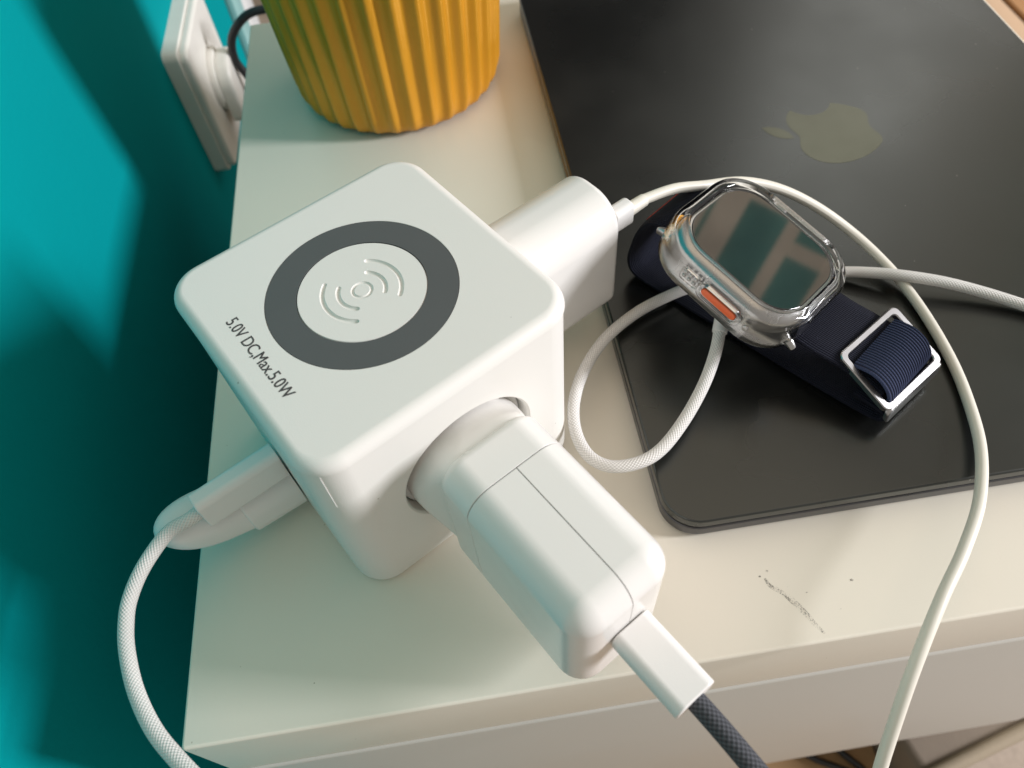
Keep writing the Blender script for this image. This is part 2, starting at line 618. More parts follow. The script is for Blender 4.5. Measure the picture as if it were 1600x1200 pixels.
# finger scoop in the front rim
cut(base, tube([(LX - 1.2, LY + LH / 2 - 34, 8.3), (LX - 1.2, LY + LH / 2 + 34, 8.3)], 3.0, 20))
part('hinge_gap', lap(fillet_block(LW - 3.0, LH - 3.0, 10, 6.2, 7.8)), M['gap'], t)
lid = part('lid', lap(fillet_block(LW, LH, 11, 7.6, 11.3, 0.3, 0.8, 10, 5)), M['lid'], t, wn=True)
for sx in (-1, 1):
    for sy in (-1, 1):
        part('rubber_foot', lap(fillet_block(14, 14, 6.9, 0, 0.9, 0, 0, 6, 3, sx * (LW / 2 - 18), sy * (LH / 2 - 22))), M['gap'], t)
LOGO = ("m12.152 6.896c-.948 0-2.415-1.078-3.96-1.04-2.04.027-3.91 1.183-4.961 3.014-2.117 3.675-.546 9.103 1.519 12.09 "
        "1.013 1.454 2.208 3.09 3.792 3.039 1.52-.065 2.09-.987 3.935-.987 1.831 0 2.35.987 3.96.948 1.637-.026 2.676-1.48 3.676-2.948 "
        "1.156-1.688 1.636-3.325 1.662-3.415-.039-.013-3.182-1.221-3.22-4.857-.026-3.04 2.48-4.494 2.597-4.559-1.429-2.09-3.623-2.324-4.39-2.376"
        "-2-.156-3.675 1.09-4.61 1.09",
        "m15.53 3.83c.843-1.012 1.4-2.427 1.245-3.83-1.207.052-2.662.805-3.532 1.818-.78.896-1.454 2.338-1.273 3.714 1.338.104 2.715-.688 3.559-1.701")


def emblem(path):
    """Relative cubic outline -> list of points."""
    import re
    nums = [float(x) for x in re.findall(r'-?\d*\.\d+|-?\d+', path)]
    x, y = nums[0], nums[1]
    out = [(x, y)]
    k = 2
    while k + 5 < len(nums):
        c = nums[k:k + 6]
        for q in range(1, 9):
            u = q / 8
            b1, b2, b3 = 3 * u * (1 - u) ** 2, 3 * u * u * (1 - u), u ** 3
            out.append((x + b1 * c[0] + b2 * c[2] + b3 * c[4], y + b1 * c[1] + b2 * c[3] + b3 * c[5]))
        x += c[4]; y += c[5]
        k += 6
    if abs(out[-1][0] - out[0][0]) + abs(out[-1][1] - out[0][1]) < 0.3: out.pop()
    return out


g = join(*[prism([(LX + 84.0 + 1.86 * py, LY + 158.4 + 1.92 * (px - 12)) for px, py in emblem(d)], 11.2, 11.36) for d in LOGO])
tag(part('logo', g, M['logo'], lid, smooth=0), 'dark olive apple emblem with a bite and a leaf')

# ------------------------------------------------------------------ charging cube
YAW = 0.5338149
QC = Vector((68.916, 88.008, 0))
RZ = Matrix.Rotation(YAW, 3, 'Z')


def cu(g): return xform(g, lambda v: QC + RZ @ v)


def cup(x, y, z): return QC + RZ @ Vector((x, y, z))


CS, CT = 80.0, 73.3
t = thing('charging_cube', 'white cube charger with grey charging ring and printed text on top', 'charger', QC, rot=RZ)
body = part('body', cu(fillet_block(CS - 0.8, CS - 0.8, 10.0, 0, 69.6, 3.5, 0.3, 10, 6)), M['cube'], t)
HX, HZ, HR = 0.5, 38.0, 20.8          # round socket in each visible side


def on_front(g):   # local x = across, y = up, z = out of the front face
    return xform(g, lambda v: cup(HX + v.x, -(CS / 2 - 0.4) - v.z, HZ + v.y))


def on_right(g):
    return xform(g, lambda v: cup((CS / 2 - 0.4) + v.z, HX + v.x, HZ + v.y))


def on_left(g):
    return xform(g, lambda v: cup(-(CS / 2 - 0.4) - v.z, -v.x, HZ + v.y))


cut(body, on_front(loft([(circle(HR - 0.6, 96), -17), (circle(HR - 0.3, 96), -0.9), (circle(HR, 96), -0.35), (circle(HR + 0.9, 96), 0.5)])))
cut(body, on_left(xform(fillet_block(3.6, 9.4, 1.7, -6, 1), lambda v: Vector((v.x + 5.2, v.y - 6, v.z)))))
body.modifiers.new('normals', 'WEIGHTED_NORMAL').keep_sharp = True
sp = part('socket_insert', on_front(loft([(circle(HR - 0.7, 64), -16.9), (circle(HR - 0.7, 64), -4.2), (circle(HR - 0.9, 64), -4.0)])), M['white'], t)
for sx, a in ((1, 52), (-1, 232)):
    ca, sa = cos(radians(a)), sin(radians(a))
    gt = box(-1.9, 1.9, -0.9, 1.2, -4.1, -2.2, 0.4)
    part('guide_rib', on_front(xform(gt, lambda v: Vector((ca * 18.9 - sa * v.x + ca * v.y, sa * 18.9 + ca * v.x + sa * v.y, v.z)))), M['white'], sp)
top = part('top_plate', cu(fillet_block(CS, CS, 10.4, 69.65, CT, 0.2, 3.4, 12, 8)), M['cube'], t, wn=True)
IC = (-0.1, 0.1)
RO, RI = 25.2, 17.0


def ring_geo(ro, ri, z0, z1, n=128):
    V, F = [], []
    for r, z in ((ri, z0), (ro, z0), (ro, z1), (ri, z1)):
        V += [(IC[0] + r * cos(2 * pi * k / n), IC[1] + r * sin(2 * pi * k / n), z) for k in range(n)]
    for s in range(4):
        for k in range(n):
            F.append((s * n + k, s * n + (k + 1) % n, ((s + 1) % 4) * n + (k + 1) % n, ((s + 1) % 4) * n + k))
    return V, F


cut(top, cu(loft([(circle(RO + 0.18, 128, *IC), CT - 0.9), (circle(RO + 0.18, 128, *IC), CT + 1)])))
part('charging_ring', cu(ring_geo(RO, RI + 0.15, CT - 0.9, CT + 0.05)), M['dark_ring'], t, smooth=30)
disc = part('charging_disc', cu(loft([(circle(RI, 128, *IC), CT - 0.9), (circle(RI, 128, *IC), CT - 0.25), (circle(RI - 0.18, 128, *IC), CT - 0.03)])), M['cube'], t, smooth=30)


def arc_path(r, a0, a1, z, n=24):
    return [cup(IC[0] + r * cos(radians(a0 + (a1 - a0) * k / n)), IC[1] + r * sin(radians(a0 + (a1 - a0) * k / n)), z) for k in range(n + 1)]


def pill(path, r):
    def rad(u): return r
    g = tube(path, r, 10)
    ends = []
    for p in (path[0], path[-1]):
        V, F = loft([(circle(max(0.02, r * sin(pi * k / 6)), 10), -r * cos(pi * k / 6)) for k in range(7)])
        ends.append(([Vector(v) + p for v in V], F))
    return [(g[0], g[1])] + ends


def weld_tube(path, r, n=10, closed=False):
    """Watertight tube (rounded ends) for boolean cutting."""
    P = [Vector(p) for p in path]
    rings = []
    m2 = len(P)
    fr = []
    for i, p in enumerate(P):
        if closed:
            tt = (P[(i + 1) % m2] - P[i - 1]).normalized()
        else:
            tt = (P[min(i + 1, m2 - 1)] - P[max(i - 1, 0)]).normalized()
        fr.append((p, tt))
    if not closed:
        p0, t0 = fr[0]; p1, t1 = fr[-1]
        seq = [(p0 - t0 * r * cos(a), t0, r * sin(a)) for a in (0.35, 0.8, 1.2)] + [(p, tt, r) for p, tt in fr] + \
              [(p1 + t1 * r * cos(a), t1, r * sin(a)) for a in (1.2, 0.8, 0.35)]
    else:
        seq = [(p, tt, r) for p, tt in fr]
    V, F = [], []
    for p, tt, rr in seq:
        a = tt.cross(Vector((0, 0, 1))).normalized(); b2 = tt.cross(a)
        V += [p + (a * cos(2 * pi * k / n) + b2 * sin(2 * pi * k / n)) * rr for k in range(n)]
    ns = len(seq)
    for i in range(ns if closed else ns - 1):
        for k in range(n):
            j = (i + 1) % ns
            F.append((i * n + k, i * n + (k + 1) % n, j * n + (k + 1) % n, j * n + k))
    if not closed:
        F.append(tuple(range(n))[::-1]); F.append(tuple((ns - 1) * n + k for k in range(n)))
    return V, F


ZC = CT + 0.12
for r, a0, a1 in ((10.3, -50, 51), (6.15, -46, 46), (10.4, 129, 230), (6.3, 133, 226)):
    cut(disc, weld_tube(arc_path(r, a0, a1, ZC), 0.72))
cut(disc, weld_tube(arc_path(2.5, 0, 345, ZC, 23), 0.55, closed=True))
part('mould_line', tube([cup(-36.35, -37.05, 68.6), cup(-36.35, -37.05, 60), cup(-36.3, -37.0, 53)], 0.09, 6)[:2], M['white'], body)
# printed text, reading towards the front corner
cv = bpy.data.curves.new('rating_text', 'FONT')
cv.body = '5.0V DC,Max.5.0W'
cv.size = 4.6
cv.offset = 0.0
cv.extrude = 0.0
cv.resolution_u = 4
tmp = bpy.data.objects.new('tmp_text', cv)
COL.objects.link(tmp)
bpy.context.view_layer.update()
tm = bpy.data.meshes.new_from_object(tmp.evaluated_get(bpy.context.evaluated_depsgraph_get()))
tv = [v.co.copy() for v in tm.vertices]
tf = [tuple(p.vertices) for p in tm.polygons]
bpy.data.objects.remove(tmp, do_unlink=True)
tw = max(v.x for v in tv) - min(v.x for v in tv)
TL = 31.0
sx = TL / tw
g = join(*[([Vector((v.x * sx + dx, v.y, dz)) for v in tv], tf) for dx, dz in ((0, 0), (0.16, 0.012))])
part('rating_text', cu(xform(g, lambda v: Vector((-32.4 + v.y, 14.6 - v.x, CT + 0.03 + v.z)))), M['print'], t, smooth=0)

# ------------------------------------------------------------------ power adapters
AW, AH = 29.6, 49.6
AZ = -1.7        # the housing hangs a little lower than the socket centre


def clampx(g, lo=None, hi=None):
    def fn(v):
        x = v.x
        if lo is not None: x = max(x, lo)
        if hi is not None: x = min(x, hi)
        return Vector((x, v.y, v.z))
    return xform(g, fn)


t = thing('power_adapter', 'white adapter plugged into the front of the cube, grey cable attached', 'power adapter', cup(HX, -68, 0), 'white power adapters', RZ)
Y0 = 8.8     # distances out of the front face


def blend(a, b2, k): return [((1 - k) * p[0] + k * q[0], (1 - k) * p[1] + k * q[1]) for p, q in zip(a, b2)]


cA = circle(18.6, 52, a0=0)
rA = rrect(AW - 3.0, AH - 3.0, 6, 12, 0, AZ)
# rotate the circle's start so its points match the rectangle's first corner arc
secs = [(circle(18.2, 52), -3.9), (cA, -3.0), (cA, 0.0)]
for k in (0.2, 0.45, 0.7, 0.9, 1.0):
    secs.append((blend(cA, rA, k * k * (3 - 2 * k)), 0.0 + (Y0 + 1.5) * k))
part('plug_neck', on_front(loft(secs)), M['gloss'], t)
part('plug_head', on_front(fillet_block(AW, AH, 7.6, Y0, 20.9, 3.0, 0.12, 10, 6, 0, AZ)), M['gloss'], t, wn=True)
part('inner_core', on_front(fillet_block(AW - 1.2, AH - 1.2, 7.0, 15, 58.0, 0, 6.2, 10, 6, 0, AZ)), M['seam'], t)
full = fillet_block(AW, AH, 7.6, 21.15, 60.8, 0.12, 7.2, 10, 8, 0, AZ)
part('housing', on_front(clampx(full, lo=0.75)), M['gloss'], t, wn=True)
part('housing', on_front(clampx(full, hi=0.50)), M['gloss'], t, wn=True)
part('port_rim', on_front(fillet_block(11.5, 5.0, 2.4, 59.7, 60.9, 0, 0.3, 8, 3, 0.6, 1.0)), M['white'], t)

t = thing('power_adapter', 'white rounded adapter in the cube side facing the laptop, thin cable attached', 'power adapter', cup(60, 0, 0), 'white power adapters', RZ)
secs2 = fillet_block(26.5, 46.0, (11.5, 11.5, 6.5, 6.5), 0.2, 41.2, 1.0, 2.4, 12, 6, -0.5, 0.6)
part('housing', on_right(secs2), M['gloss'], t, wn=True)
part('plug_base', on_right(fillet_block(22, 36, 8, -10, 0.1)), M['gloss'], t)

# ------------------------------------------------------------------ usb connectors and cables
def connector(name, root, frame, w, h, r, z0, z1, mat, e=0.6):
    return part(name, frame(fillet_block(w, h, r, z0, z1, 0.3, e, 8, 4)), mat, root, wn=True)


# grey woven cable from the front adapter
t = thing('charging_cable', 'dark grey woven cable with white connector at the front adapter', 'cable', cup(0, -110, 0), 'charging cables', RZ)
fr = lambda g: on_front(xform(g, lambda v: Vector((v.x + 0.6, v.y + 1.0, v.z))))
connector('connector', t, fr, 11.6, 7.2, 2.6, 61.1, 82.0, M['white'], 0.5)
part('plug_tip', fr(fillet_block(8.3, 2.5, 1.2, 54, 61.5)), M['steel'], t)
path = catmull([cup(1.1, -120.4, 39.0), cup(1.1, -126, 38.9), cup(1.1, -133, 38.2), cup(1.2, -141, 36.4), cup(1.4, -149, 33.4), cup(1.6, -158, 28.6), cup(2, -170, 20), cup(2.4, -186, 4)], 14)
part('cord', tube(path, 2.45, 24), M['braid_grey'], t)

# thin smooth cable from the right-hand adapter
t = thing('charging_cable', 'thin smooth cream cable arching over the watch and off the desk front', 'cable', (236, 45, 0), 'charging cables')
RZC = (-8.6, 12.6)
fr = lambda g: on_right(xform(g, lambda v: Vector((v.x + RZC[0], v.y + RZC[1], v.z))))
connector('connector', t, fr, 5.6, 9.0, 2.2, 41.6, 49.0, M['white'], 0.7)
A = lambda d: cup(39.6 + d, HX + RZC[0], HZ + RZC[1])
part('strain_relief', tube([A(48.6), A(51), A(53), A(55.6), A(55.9)], lambda u: 2.35 - 0.35 * u, 20), M['white_cord'], t)
path = catmull([A(54.0), A(56.5), (166.3, 134.0, 49.2), (177.5, 136.9, 46.0), (192.3, 140.3, 42.0), (206.6, 139.7, 36.5), (220.6, 135.3, 29.0),
                (233.7, 127.0, 20.5), (242.5, 113.7, 15.0), (245.9, 96.8, 13.3), (245.8, 76.4, 13.2), (243.2, 59.2, 13.5), (237.8, 42.6, 15.0),
                (228.3, 26.6, 17.0), (216.4, 13.2, 18.6), (206.0, 3.0, 18.6), (197.6, -6.4, 16.5), (191.0, -15.1, 12.0), (185.8, -23.6, 5.0),
                (181.8, -31.4, -3.0), (179.2, -39.5, -14.0), (177, -50, -40)], 12)
part('cord', tube(path, 1.72, 20), M['white_cord'], t)

# white woven cable from the left side of the cube
t = thing('charging_cable', 'white woven cable hanging over the desk edge beside the teal wall', 'cable', cup(-55, 0, 0), 'charging cables', RZ)
UY, UZ = -1.0, 32.0
fr = lambda g: xform(g, lambda v: cup(-(CS / 2 - 0.2) - v.z, UY + v.x, UZ + v.y))
connector('connector', t, fr, 6.6, 12.6, 2.2, 0.3, 25.5, M['white'], 0.5)
path = catmull([cup(-64, UY, UZ), cup(-68.5, UY - 0.3, UZ), (4.5, 49.4, 31.0), (-1.9, 41.7, 29.0), (-5.5, 34.1, 27.0), (-6.1, 27.6, 26.0),
                (-4.7, 20.0, 26.0), (-0.6, 9.7, 27.0), (6.0, -0.6, 29.0), (13.8, -9.0, 31.0), (22.6, -17.2, 33.0), (34, -27, 34)], 14)
part('cord', tube(path, 2.0, 24), M['braid'], t)

# rounded mains plug under it
t = thing('mains_plug', 'rounded white plug in the cube under the woven cable connector', 'plug', cup(-60, 3, 0), None, RZ)
fl = lambda g: xform(g, lambda v: cup(-(CS / 2 - 0.2) - v.z, 5.0 + v.x, 13.8 + v.y + max(0, v.z - 12) * 0.36))
part('collar', fl(fillet_block(18.5, 20.5, 8.5, 0.2, 17.0, 0.3, 1.0, 12, 5)), M['white'], t)
secs = []
for k in range(15):
    u = k / 14
    z = 16.2 + 23.5 * sin(pi / 2 * u)
    s = math.sqrt(max(0.012, 1 - (max(0, sin(pi / 2 * u) - 0.2) / 0.8) ** 2.6))
    secs.append((rrect(16.8 * s, 18.4 * s, 8 * s, 12), z))
part('grip', fl(loft(secs)), M['white'], t, smooth=60)

# ------------------------------------------------------------------ watch
WR = Matrix(((0.767, -0.575, 0.284), (0.623, 0.774, -0.113), (-0.155, 0.263, 0.952)))
c0 = Vector((0.767, 0.623, -0.155)).normalized()
c2 = Vector((0.284, -0.113, 0.952)); c2 = (c2 - c0 * c2.dot(c0)).normalized()
c1 = c2.cross(c0)
WR = Matrix((c0, c1, c2)).transposed()
WC = Vector((185.87, 104.77, 47.72))
WE = Vector((0.596, -0.803, 0)).normalized()
WW = Vector((0.803, 0.596, 0)).normalized()


def wa(g): return xform(g, lambda v: WC + WR @ v)


t = thing('watch', 'smartwatch in a clear case on a navy textile strap, lying on the laptop', 'watch', WC + Vector((0, 0, -47)), rot=WR)
case = part('case', wa(fillet_block(43.0, 48.0, 13.5, -14.2, -0.9, 4.5, 2.6, 12, 8)), M['titan'], t, wn=True)
part('bezel', wa(fillet_block(38.6, 44.2, 12.0, -1.4, -0.25, 0, 0.5, 12, 5)), M['titan'], case)
part('screen', wa(fillet_block(36.0, 41.6, 11.2, -0.6, 0.05, 0, 0.35, 12, 5)), M['glass'], t, wn=True)
# clear protective shell: a closed ring around the case, open over the glass
n2 = 12
secs = []
prof = [(45.4, 50.6, 14.2, -12.6), (46.8, 52.0, 14.8, -11.4), (47.4, 52.6, 15.0, -6.0), (46.8, 52.0, 14.7, -1.6), (45.0, 50.2, 14.2, 0.3),
        (42.6, 47.8, 13.4, 1.15), (39.6, 45.0, 12.6, 1.25), (37.6, 43.2, 11.8, 0.75), (37.4, 43.0, 11.6, 0.12), (39.4, 45.0, 12.4, -0.2),
        (42.2, 47.2, 13.1, -0.7), (43.6, 48.6, 13.8, -2.4), (44.2, 49.2, 14.0, -6.0), (44.0, 49.0, 14.0, -12.0)]
V, F = [], []
for (w, h, r, z) in prof:
    V += [(x, y, z) for x, y in rrect(w, h, r, n2)]
nn = 4 * (n2 + 1)
for s in range(len(prof)):
    for k in range(nn):
        s2 = (s + 1) % len(prof)
        F.append((s * nn + k, s * nn + (k + 1) % nn, s2 * nn + (k + 1) % nn, s2 * nn + k))
shell = part('clear_case', wa((V, F)), M['clear'], t, smooth=60)


def on_wleft(g):    # local x = along the watch (up), y = thickness direction, z = outwards from the left flank
    return xform(g, lambda v: WC + WR @ Vector((-23.0 - v.z, v.x, v.y)))


bt = part('action_button', on_wleft(fillet_block(13.0, 2.9, 1.4, -0.6, 1.3, 0, 0.5, 6, 3, -3.2, -6.2)), M['orange'], t)
g = fillet_block(16.4, 5.8, 2.8, -0.4, 1.15, 0, 0.4, 8, 3, -3.2, -6.2)
gi = fillet_block(13.8, 3.6, 1.8, -0.4, 1.15, 0, 0.0, 8, 3, -3.2, -6.2)


def frame_ring(w, h, r, w2, h2, r2, z0, z1, cx, cy, n=8):
    o1 = rrect(w, h, r, n, cx, cy); i1 = rrect(w2, h2, r2, n, cx, cy)
    o2 = rrect(w - 0.6, h - 0.6, r - 0.3, n, cx, cy); i2 = rrect(w2 + 0.6, h2 + 0.6, r2 + 0.3, n, cx, cy)
    V, F = [], []
    m3 = len(o1)
    for oo, z in ((o1, z0), (o1, z1 - 0.3), (o2, z1), (i2, z1), (i1, z1 - 0.3), (i1, z0)):
        V += [(x, y, z) for x, y in oo]
    for s in range(6):
        for k in range(m3):
            s2 = (s + 1) % 6
            F.append((s * m3 + k, s * m3 + (k + 1) % m3, s2 * m3 + (k + 1) % m3, s2 * m3 + k))
    return V, F


part('button_guard', on_wleft(frame_ring(16.6, 6.2, 3.0, 14.0, 3.8, 1.9, -0.2, 1.5, -3.2, -6.2)), M['clear'], shell)
g = []
for k in range(3):
    for j in range(2):
        g.append(fillet_block(1.3, 1.1, 0.5, 0.0, 0.9, 0, 0.3, 5, 3, 6.4 + k * 1.9, -7.0 + j * 1.7))
sg = part('speaker_grille', on_wleft(join(*g)), M['steel'], case)
part('grille_guard', on_wleft(frame_ring(7.2, 5.0, 1.6, 6.0, 3.9, 1.2, 0.0, 0.9, 8.3, -6.2)), M['clear'], shell)
g = fillet_block(2.0, 2.0, 0.95, 0.2, 1.0, 0, 0.3, 8, 3, -13.6, -6.6)
part('microphone_hole', on_wleft(g), M['steel'], case)
# crown guard and crown on the far flank
on_wr = lambda g: xform(g, lambda v: WC + WR @ Vector((21.4 + v.z, v.x, v.y)))
part('crown_guard', on_wr(fillet_block(27, 8.2, 3.8, -1.0, 2.8, 0, 1.6, 8, 4, -1.0, -6.0)), M['titan'], case)
part('crown', on_wr(fillet_block(9, 7.0, 3.4, -0.5, 4.0, 0, 0.8, 8, 4, 6.5, -5.8)), M['titan'], case)
# lugs that carry the strap
for sgn in (1, -1):
    for sx2 in (-1, 1):
        g = tube([(sx2 * 12.4, sgn * 22.5, -9.2), (sx2 * 12.6, sgn * 25.4, -9.6), (sx2 * 12.2, sgn * 27.2, -10.8)], lambda u: 1.8 - 0.6 * u, 12)
        part('lug', wa((g[0], g[1])), M['titan'], case)


def strap_geo(path, wc, width, thick, ribs=0, amp=0.0, cross=None):
    """Ribbon swept along (s, z) in the strap plane; wc gives the sideways centre at each station."""
    P = catmull([(s, 0, z) for s, z in path], 8)
    Wc = catmull([(w, 0, 0) for w in wc], 8)
    nW = max(8, ribs * 4) if ribs else 10
    V, F, U = [], [], []
    L = 0
    rows = []
    for i, p in enumerate(P):
        tg = (P[min(i + 1, len(P) - 1)] - P[max(i - 1, 0)]).normalized()
        nr = Vector((-tg.z, 0, tg.x))
        if i: L += (p - P[i - 1]).length
        row = []
        prof2 = []
        for k in range(nW + 1):
            q = -1 + 2 * k / nW
            e = 1.0 - max(0, abs(q) - 0.93) / 0.07 * 0.6
            prof2.append((q * width / 2, thick / 2 * e + (amp * (1 + sin(2 * pi * ribs * k / nW)) / 2 if ribs else 0)))
        for k in range(nW, -1, -1):
            q = -1 + 2 * k / nW
            e = 1.0 - max(0, abs(q) - 0.93) / 0.07 * 0.6
            prof2.append((q * width / 2, -thick / 2 * e))
        for (w, h) in prof2:
            pos = WC + WE * (p.x + nr.x * h) + WW * (w + Wc[i].x)
            pos.z = p.z + nr.z * h
            V.append(pos); U.append((w + 50, L))
        rows.append(len(prof2))
    m4 = rows[0]
    for i in range(len(P) - 1):
        for k in range(m4):
            k2 = (k + 1) % m4
            F.append((i * m4 + k, i * m4 + k2, (i + 1) * m4 + k2, (i + 1) * m4 + k))
    F.append(tuple(range(m4))[::-1]); F.append(tuple((len(P) - 1) * m4 + k for k in range(m4)))
    return V, F, U


# long band: from the upper lug, round the fold, back along the lid and up into the buckle
pth = [(-25.0, 43.5), (-29.5, 45.0), (-34.5, 43.0), (-38.8, 36.5), (-41.2, 28.0), (-42.5, 20.0), (-40.5, 14.6), (-34.0, 13.0), (-20, 12.8),
       (0, 12.6), (20, 12.6), (38, 13.0), (49, 13.4), (54.0, 14.6), (55.0, 17.0), (52.5, 18.6), (44, 19.0)]
wcs = [2, 2, 2.2, 2.6, 3, 3.5, 4, 4.5, 5, 5.8, 6.2, 6.6, 7, 7, 7, 7, 7]
strap = part('strap', strap_geo(pth, wcs, 26.0, 2.3), M['strap'], t, smooth=50)
pth = [(19.0, 31.0), (27, 29.6), (34, 28.0), (40, 26.2), (46, 24.6), (51, 22.8)]
up_strap = part('upper_strap', strap_geo(pth, [3, 3.6, 5.2, 6.8, 7.6, 8.0], 25.0, 2.0), M['strap'], t, smooth=50)
pth = [(40.0, 27.4), (43, 28.2), (46.5, 28.3), (50, 26.8), (52.6, 24.0), (53.4, 20.8), (52.6, 18.4)]
part('buckle_loop', strap_geo(pth, [8.2] * 7, 24.0, 1.6, 23, 0.35), M['strap_rib'], strap, smooth=60)
V = [cup(0, 0, 0)]
# red stitched line on the fold
gr = strap_geo([(-37.2, 40.1), (-38.3, 38.4)], [2.4, 2.4], 18, 0.3)
gr = strap_geo([(-37.9, 40.9), (-38.25, 40.3)], [1.6, 1.6], 18, 0.3)
part('red_stitching', (gr[0], gr[1]), M['red'], strap, smooth=0)


def strap_pt(s, w, z):
    p = WC + WE * s + WW * w
    p.z = z
    return p


# steel slide buckle: a four-bar frame lying slanted on the strap
A_, B_, C_, D_ = (35.0, -5.6, 28.8), (37.6, 22.2, 28.8), (56.4, 21.6, 20.8), (54.8, -5.2, 20.8)


bA, bB, bC, bD = [strap_pt(*q) for q in (A_, B_, C_, D_)]
bo = (bA + bB + bC + bD) / 4
bx = ((bB - bA) + (bC - bD)).normalized()
by = ((bD - bA) + (bC - bB)); by = (by - bx * by.dot(bx)).normalized()
bz = bx.cross(by)
if bz.z < 0: bz = -bz
on_b = lambda g: xform(g, lambda v: bo + bx * v.x + by * v.y + bz * v.z)
BL, BD = 28.6, 22.4
buckle = part('buckle', on_b(frame_ring(BL, BD, 2.4, BL - 4.4, BD - 4.0, 1.3, -1.0, 1.0, 0, 0)), M['steel'], t)
part('buckle_bar', on_b(xform(fillet_block(BL - 0.6, 5.6, 1.9, -1.2, 1.2, 0.7, 0.7, 8, 4),
                              lambda v: Vector((v.x, BD / 2 + 0.9 - v.z * 0.8 - v.y * 0.5, -1.9 + v.y * 0.9)))), M['steel'], buckle)

# ------------------------------------------------------------------ watch charger: puck and white woven cable
t = thing('watch_charger', 'white woven watch charging cable looped between cube and laptop', 'charger cable', strap_pt(0, 0, 14), 'charging cables')
pk = WC + WR @ Vector((0, 0, -14.4))
g = xform(fillet_block(27, 27, 13.4, -7.5, 0, 1.2, 0.6, 12, 4), lambda v: pk + WR @ v)
puck = part('puck', g, M['white'], t)
e0 = pk + WR @ Vector((0, 0, -4.2))
path = catmull([e0 + (Vector((174.0, 95.0, 26.5)) - e0) * 0.55, (173.9, 95.2, 26.6), (169.8, 86.3, 23.0), (163.8, 77.0, 20.0), (155.1, 66.8, 18.0), (146.1, 58.7, 17.0), (138.5, 55.5, 16.5),
                (129.9, 56.1, 15.5), (124.2, 61.4, 14.5), (122.0, 70.7, 14.0), (123.4, 81.0, 14.5), (128.8, 92.3, 15.0), (138.3, 103.6, 15.5),
                (150.1, 112.0, 15.5), (161.2, 117.0, 15.4), (173, 120.4, 15.2), (187, 121.0, 14.8), (199, 119.8, 14.2), (212, 118.9, 13.9), (224.8, 117.6, 14.6), (234.3, 114.1, 16.0),
                (243.3, 109.8, 17.2), (254.8, 105.0, 16.8), (266.2, 99.5, 15.4), (278.4, 92.0, 14.0), (290.7, 82.1, 13.5), (310, 66, 13.4)], 10)
part('cord', tube(path, 1.95, 22), M['braid'], t)
part('strain_relief', tube([path[0], path[5], path[10], path[14]], 2.4, 18), M['white'], t)

# ------------------------------------------------------------------ mustard fluted pot
PC = Vector((78, 292, 0))
t = thing('pot', 'mustard yellow fluted pot at the back of the desk', 'pot', PC)
NF = 34
secs = []


def flute(r, amp, n=NF * 12):
    out = []
    for k in range(n):
        a = 2 * pi * k / n
        ph = (NF * a / (2 * pi)) % 1.0
        bumpv = (0.5 + 0.5 * cos(2 * pi * ph)) ** 1.3        # crests a little narrower than the hollows
        rr = r + 2.0 + amp * (bumpv - 0.7)
        out.append((rr * cos(a), rr * sin(a)))
    return out


for z, r, a in ((1.6, 37.0, 0.1), (1.5, 40.6, 0.4), (2.0, 42.6, 0.8), (3.6, 44.4, 1.2), (6.5, 45.8, 1.7), (11, 46.8, 2.1), (30, 48.2, 2.3), (60, 50.2, 2.3), (95, 52.4, 2.3), (110, 53.4, 2.2), (112, 53.0, 1.5), (112.4, 51.0, 0.3), (111, 48.5, 0.2), (20, 44.0, 0.2)):
    secs.append((flute(r, a), z))
part('bowl', xform(loft(secs), lambda v: v + PC), M['pot'], t, smooth=60)
part('foot', xform(loft([(circle(40, 64), 0), (circle(40, 64), 1.8)]), lambda v: v + PC), M['pot_base'], t)

# ------------------------------------------------------------------ wall socket, plug and black cord
SY0, SY1, SZ0, SZ1 = 379, 461, -106, -21
t = thing('wall_socket', 'white surface socket on the teal wall behind the desk edge', 'socket', (-60, (SY0 + SY1) / 2, SZ0))


def on_wall(g):    # local x = along wall (y), y = up (z), z = out of the wall
    return xform(g, lambda v: Vector((WALL_X + v.z, (SY0 + SY1) / 2 + v.x, (SZ0 + SZ1) / 2 + v.y)))


part('back_box', on_wall(fillet_block(82, 85, 5, 0.0, 9.0, 0, 0.8, 8, 4)), M['socket'], t, wn=True)
plate = part('cover_plate', on_wall(fillet_block(79, 82, 6, 9.2, 14.0, 0.4, 2.4, 8, 5)), M['socket'], t, wn=True)
cut(plate, on_wall(loft([(circle(20, 64), 11), (circle(20.6, 64), 15)])))
part('socket_well', on_wall(loft([(circle(20, 64), 9.2), (circle(20, 64), 11.2)])), M['socket'], plate)
t = thing('mains_plug', 'white plug with black cord in the wall socket behind the desk', 'plug', (-36, 420, -80))
part('plug_base', on_wall(fillet_block(38, 38, 18, 11.6, 18, 0, 1.0, 10, 4)), M['socket'], t)
part('grip', on_wall(fillet_block(36, 40, (16, 16, 5, 5), 18.2, 27, 0.5, 3, 10, 5, 0, -3)), M['socket'], t)
cp = catmull([(-34, 420, -84), (-28, 420.5, -76), (-27, 420, -66), (-31, 420, -52), (-27, 420, -37), (-14, 420, -25.5), (2, 420, -23), (20, 420, -23), (45, 420, -23)], 10)
part('cord', tube(cp, 2.6, 16), M['black_cord'], t)

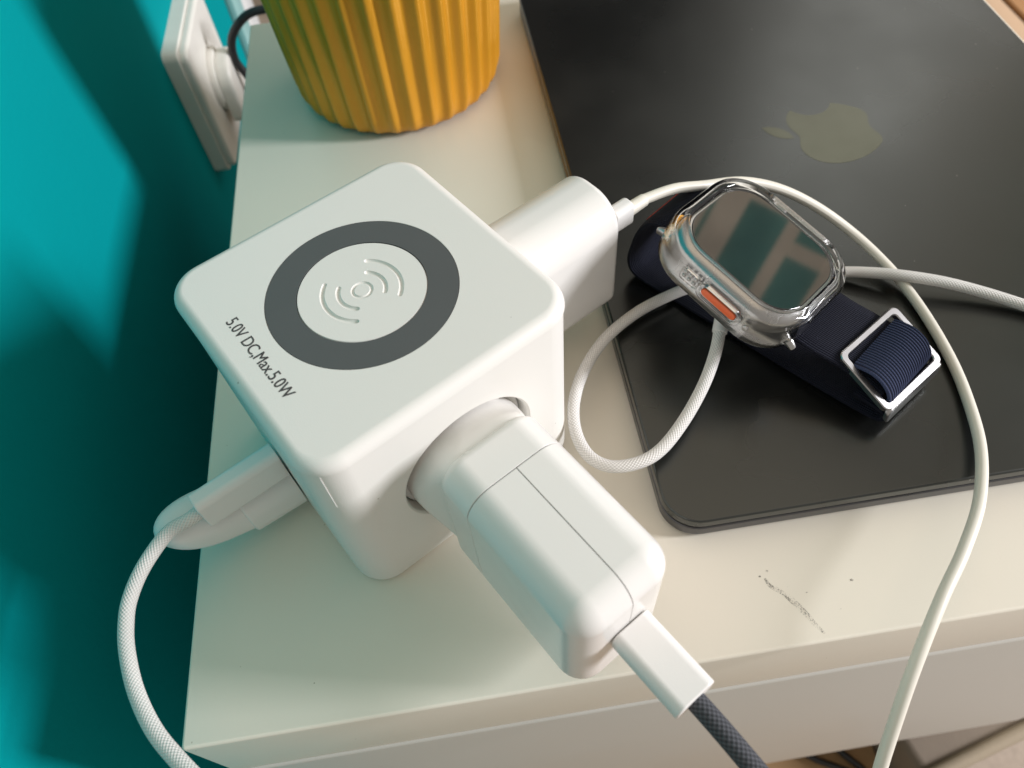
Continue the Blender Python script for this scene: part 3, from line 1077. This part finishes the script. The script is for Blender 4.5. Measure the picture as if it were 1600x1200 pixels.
# ------------------------------------------------------------------ things below and behind the desk
t = thing('storage_box', 'brown cardboard box seen under the drawer', 'box', (200, 150, -740))
part('carton', box(60, 326, -90, 330, -740, -384, 2), M['card'], t)
part('flap', box(60, 326, -89.5, 110, -383.5, -381, 1), M['card'], t)
for pts, lab in ((((262, 24, -377), (281, 8, -376), (297, -1, -376), (318, -14, -377), (330, -26, -400)), 'left one of two black cords over the cardboard box'),
                 (((290, 26, -377), (301, 9, -375.5), (312, -4, -376), (322, -18, -377), (331, -34, -400)), 'right one of two black cords over the cardboard box')):
    o = part('black_cord', tube(catmull(pts, 8), 2.2, 12), M['black_cord'])
    tag(o, lab, 'cord', 'black cords under the desk')
t = thing('fabric_bin', 'taupe fabric bin under the drawer on the right', 'bin', (520, 150, -740))


def turned(g):
    cr, sr = cos(radians(13)), sin(radians(13))
    return xform(g, lambda v: Vector((369 + v.x * cr - v.y * sr, -14 + v.x * sr + v.y * cr, v.z)))


part('bin_wall', turned(box(-36, 330, 3, 300, -740, -336, 6)), M['taupe'], t)
part('rim', turned(box(-38, 332, 0, 9, -340, -330, 4)), M['taupe_rim'], t)

# low wooden chest far beyond the laptop
t = thing('wooden_chest', 'orange wooden chest beyond the far corner of the laptop', 'chest', (900, 700, -740))
part('side_board', box(684, 1300, 420, 1100, -740, -252, 3), M['wood_dark'], t)
part('edge_board', box(680, 700, 418, 1102, -251.5, -246, 2), M['wood_pale'], t)
part('lid_board', box(706, 1302, 418, 1102, -251.5, -246, 2), M['wood'], t)

# added unseen far wall, shade put into its colour for the dark lid reflection
o = part('wall', box(-110, 760, 1640, 1700, -740, 1500), M['dark_backdrop'], smooth=0)
tag(o, kind='structure')

# unseen window panel added for the watch glass reflection; bars and pane glow
wd = Vector((0.719, 0.48, 0.503)).normalized()
wc = WC + wd * 1150
wx_ = Vector((0, 0, 1)).cross(wd).normalized()
wy_ = wd.cross(wx_).normalized()
t = thing('window', 'unseen added window panel, glowing beige and teal, mirrored in the watch glass', 'window', wc)


def on_win(g, roll=28):
    cr, sr = cos(radians(roll)), sin(radians(roll))
    return xform(g, lambda v: wc + wx_ * (v.x * cr - v.y * sr) + wy_ * (v.x * sr + v.y * cr) + wd * v.z)


part('pane', on_win(box(-240, 240, -240, 240, 0, 6)), M['teal_pane'], t, smooth=0)
for x0, x1, y0, y1 in ((116, 240, -240, 240), (58, 106, -240, 240), (-40, -16, -240, 240), (-150, -104, -240, 240),
                       (-15, 57, -96, -62), (-103, -41, -30, -4), (-15, 57, 84, 110)):
    part('glow_bar', on_win(box(x0, x1, y0, y1, -22, -1, 2)), M['beige_bar'], t)

for o in bpy.data.objects:
    if '_mw' in o.keys(): del o['_mw']
